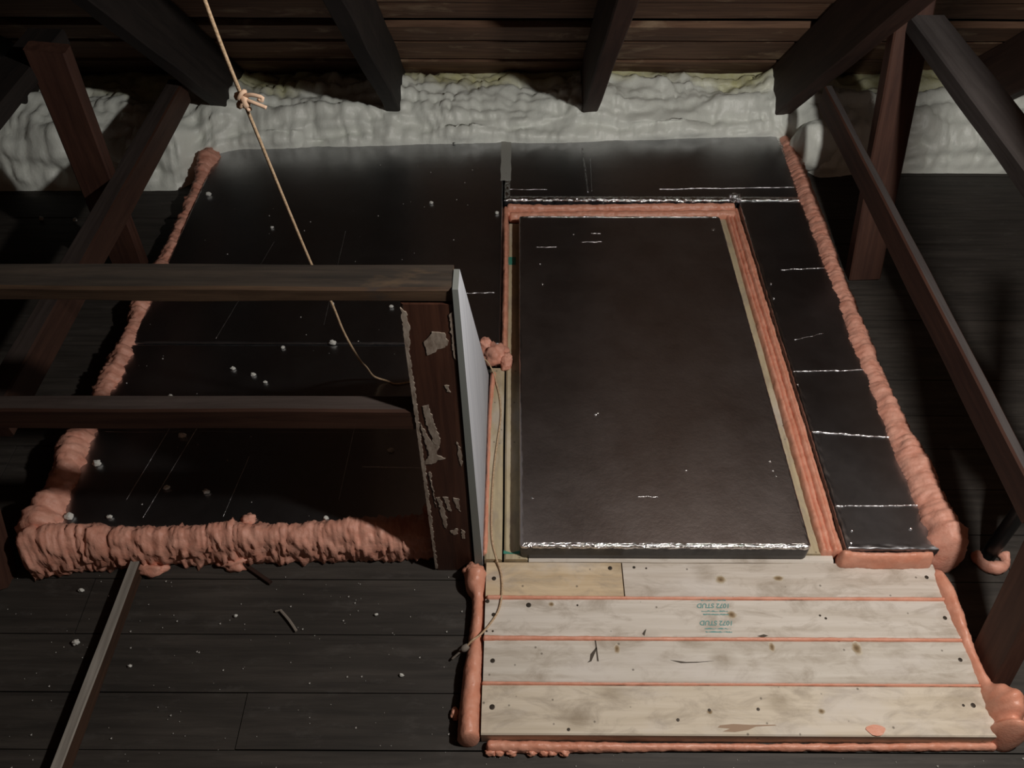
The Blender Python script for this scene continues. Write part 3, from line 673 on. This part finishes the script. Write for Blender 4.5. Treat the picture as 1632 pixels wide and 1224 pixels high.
tag(obj('splinter', *join(tube([(-.478, .780, .004), (-.455, .757, .005), (-.437, .735, .0035)], .003, 6, .01), tube([(-.488, .778, .003), (-.478, .780, .004)], .002, 6, .01)), M['splinter'], None), 'pale wooden splinter on the dark floor in front of the left foam bead', 'splinter')
tag(beam('stick', (-.59, .895, .004), (-.51, .842, .004), .008, .008, M['rafter'], bev=.001), 'short dark stick poking out below the left foam bead', 'stick')
tag(obj('foam_scrap', *blob((-.806, .579, .006), (.008, .011, .007), 4, .3, 3, 0), M['pink'], None, True), 'small pink foam scrap lying right of the floor batten', 'foam scrap')
tag(obj('dark_debris', *blob((-.205, 2.435, .078), (.010, .008, .006), 4, .4, 3), M['pipe'], None, True), 'small dark speck at the foot of the white eave foam', 'debris')
rc = random.Random(9)
cr_out = [(-1.651, 2.294, .009), (-1.49, 2.105, .007), (-1.382, 2.099, .007), (-.902, .823, .006), (-.871, .709, .007), (-.749, .662, .004), (-.567, .768, .004), (-.217, .646, .0045), (-.281, .772, .004), (1.44, 2.4, .011), (1.124, 1.976, .006), (.96, 1.60, .004)]
cr_in = [(-.95, 2.13, .009), (-.76, 1.03, .0065), (-.67, 1.02, .0075), (-.765, 1.175, .009), (-.935, 1.095, .0085), (-.945, .955, .009), (-.86, .955, .006), (-.70, 1.39, .006), (-.645, 1.37, .006), (-.465, 1.48, .009), (-.61, 1.345, .005), (-.59, 1.465, .005), (-.257, 2.09, .006), (-.49, 1.63, .005), (-.28, 1.135, .007), (-.40, .955, .005), (-.055, 2.04, .006), (-.72, 1.965, .005), (-.33, 1.62, .006), (-.83, 1.30, .0045), (-.30, 1.22, .005)]
for (x, y, r), z in [(c, 0) for c in cr_out]+[(c, ZF) for c in cr_in]:
    k = rc.random()*40
    o = obj('foam_crumb', *blob((x, y, z+r*.6), (r, r*rc.uniform(.6, .95), r*.75), k, .45, 3, z), M['crumb'], None, True)
    if z: tag(o, 'small white foam crumb lying on the left foil board', 'foam crumb', 'crumbs on the left foil board')
    elif x > .5: tag(o, 'small white foam crumb on the dark floor right of the right foam bead', 'foam crumb', 'crumbs on the right floor')
    elif y > 1.5: tag(o, 'small white foam crumb on the dark floor at far left near the eave', 'foam crumb', 'crumbs on the far left floor')
    else: tag(o, 'small white foam crumb on the dark floor in front of the left foam bead', 'foam crumb', 'crumbs on the front floor')
V, F = [], []
tet = [(1, 1, 1), (-1, -1, 1), (-1, 1, -1), (1, -1, -1)]
for k in range(330):
    if rc.random() < .5: x, y, z = rc.uniform(-1.1, -.1), rc.uniform(.45, .86), .0005
    elif rc.random() < .35: x, y, z = rc.uniform(-.1, .95), rc.uniform(.44, .5), .0005
    else: x, y, z = rc.uniform(-.96, -.1), rc.uniform(.96, 2.3), ZF+.0005
    r = rc.choice([.0005, .0006, .0007, .0009, .0014])
    V, F = join((V, F), ([(x+a*r, y+b*r, z+max(-.5, c)*r) for a, b, c in tet], [(0, 1, 2), (0, 3, 1), (0, 2, 3), (1, 3, 2)]))
tag(obj('dust_specks', V, F, M['dust']), 'fine pale dust specks scattered over the dark floor and foil', 'dust', kind='stuff')
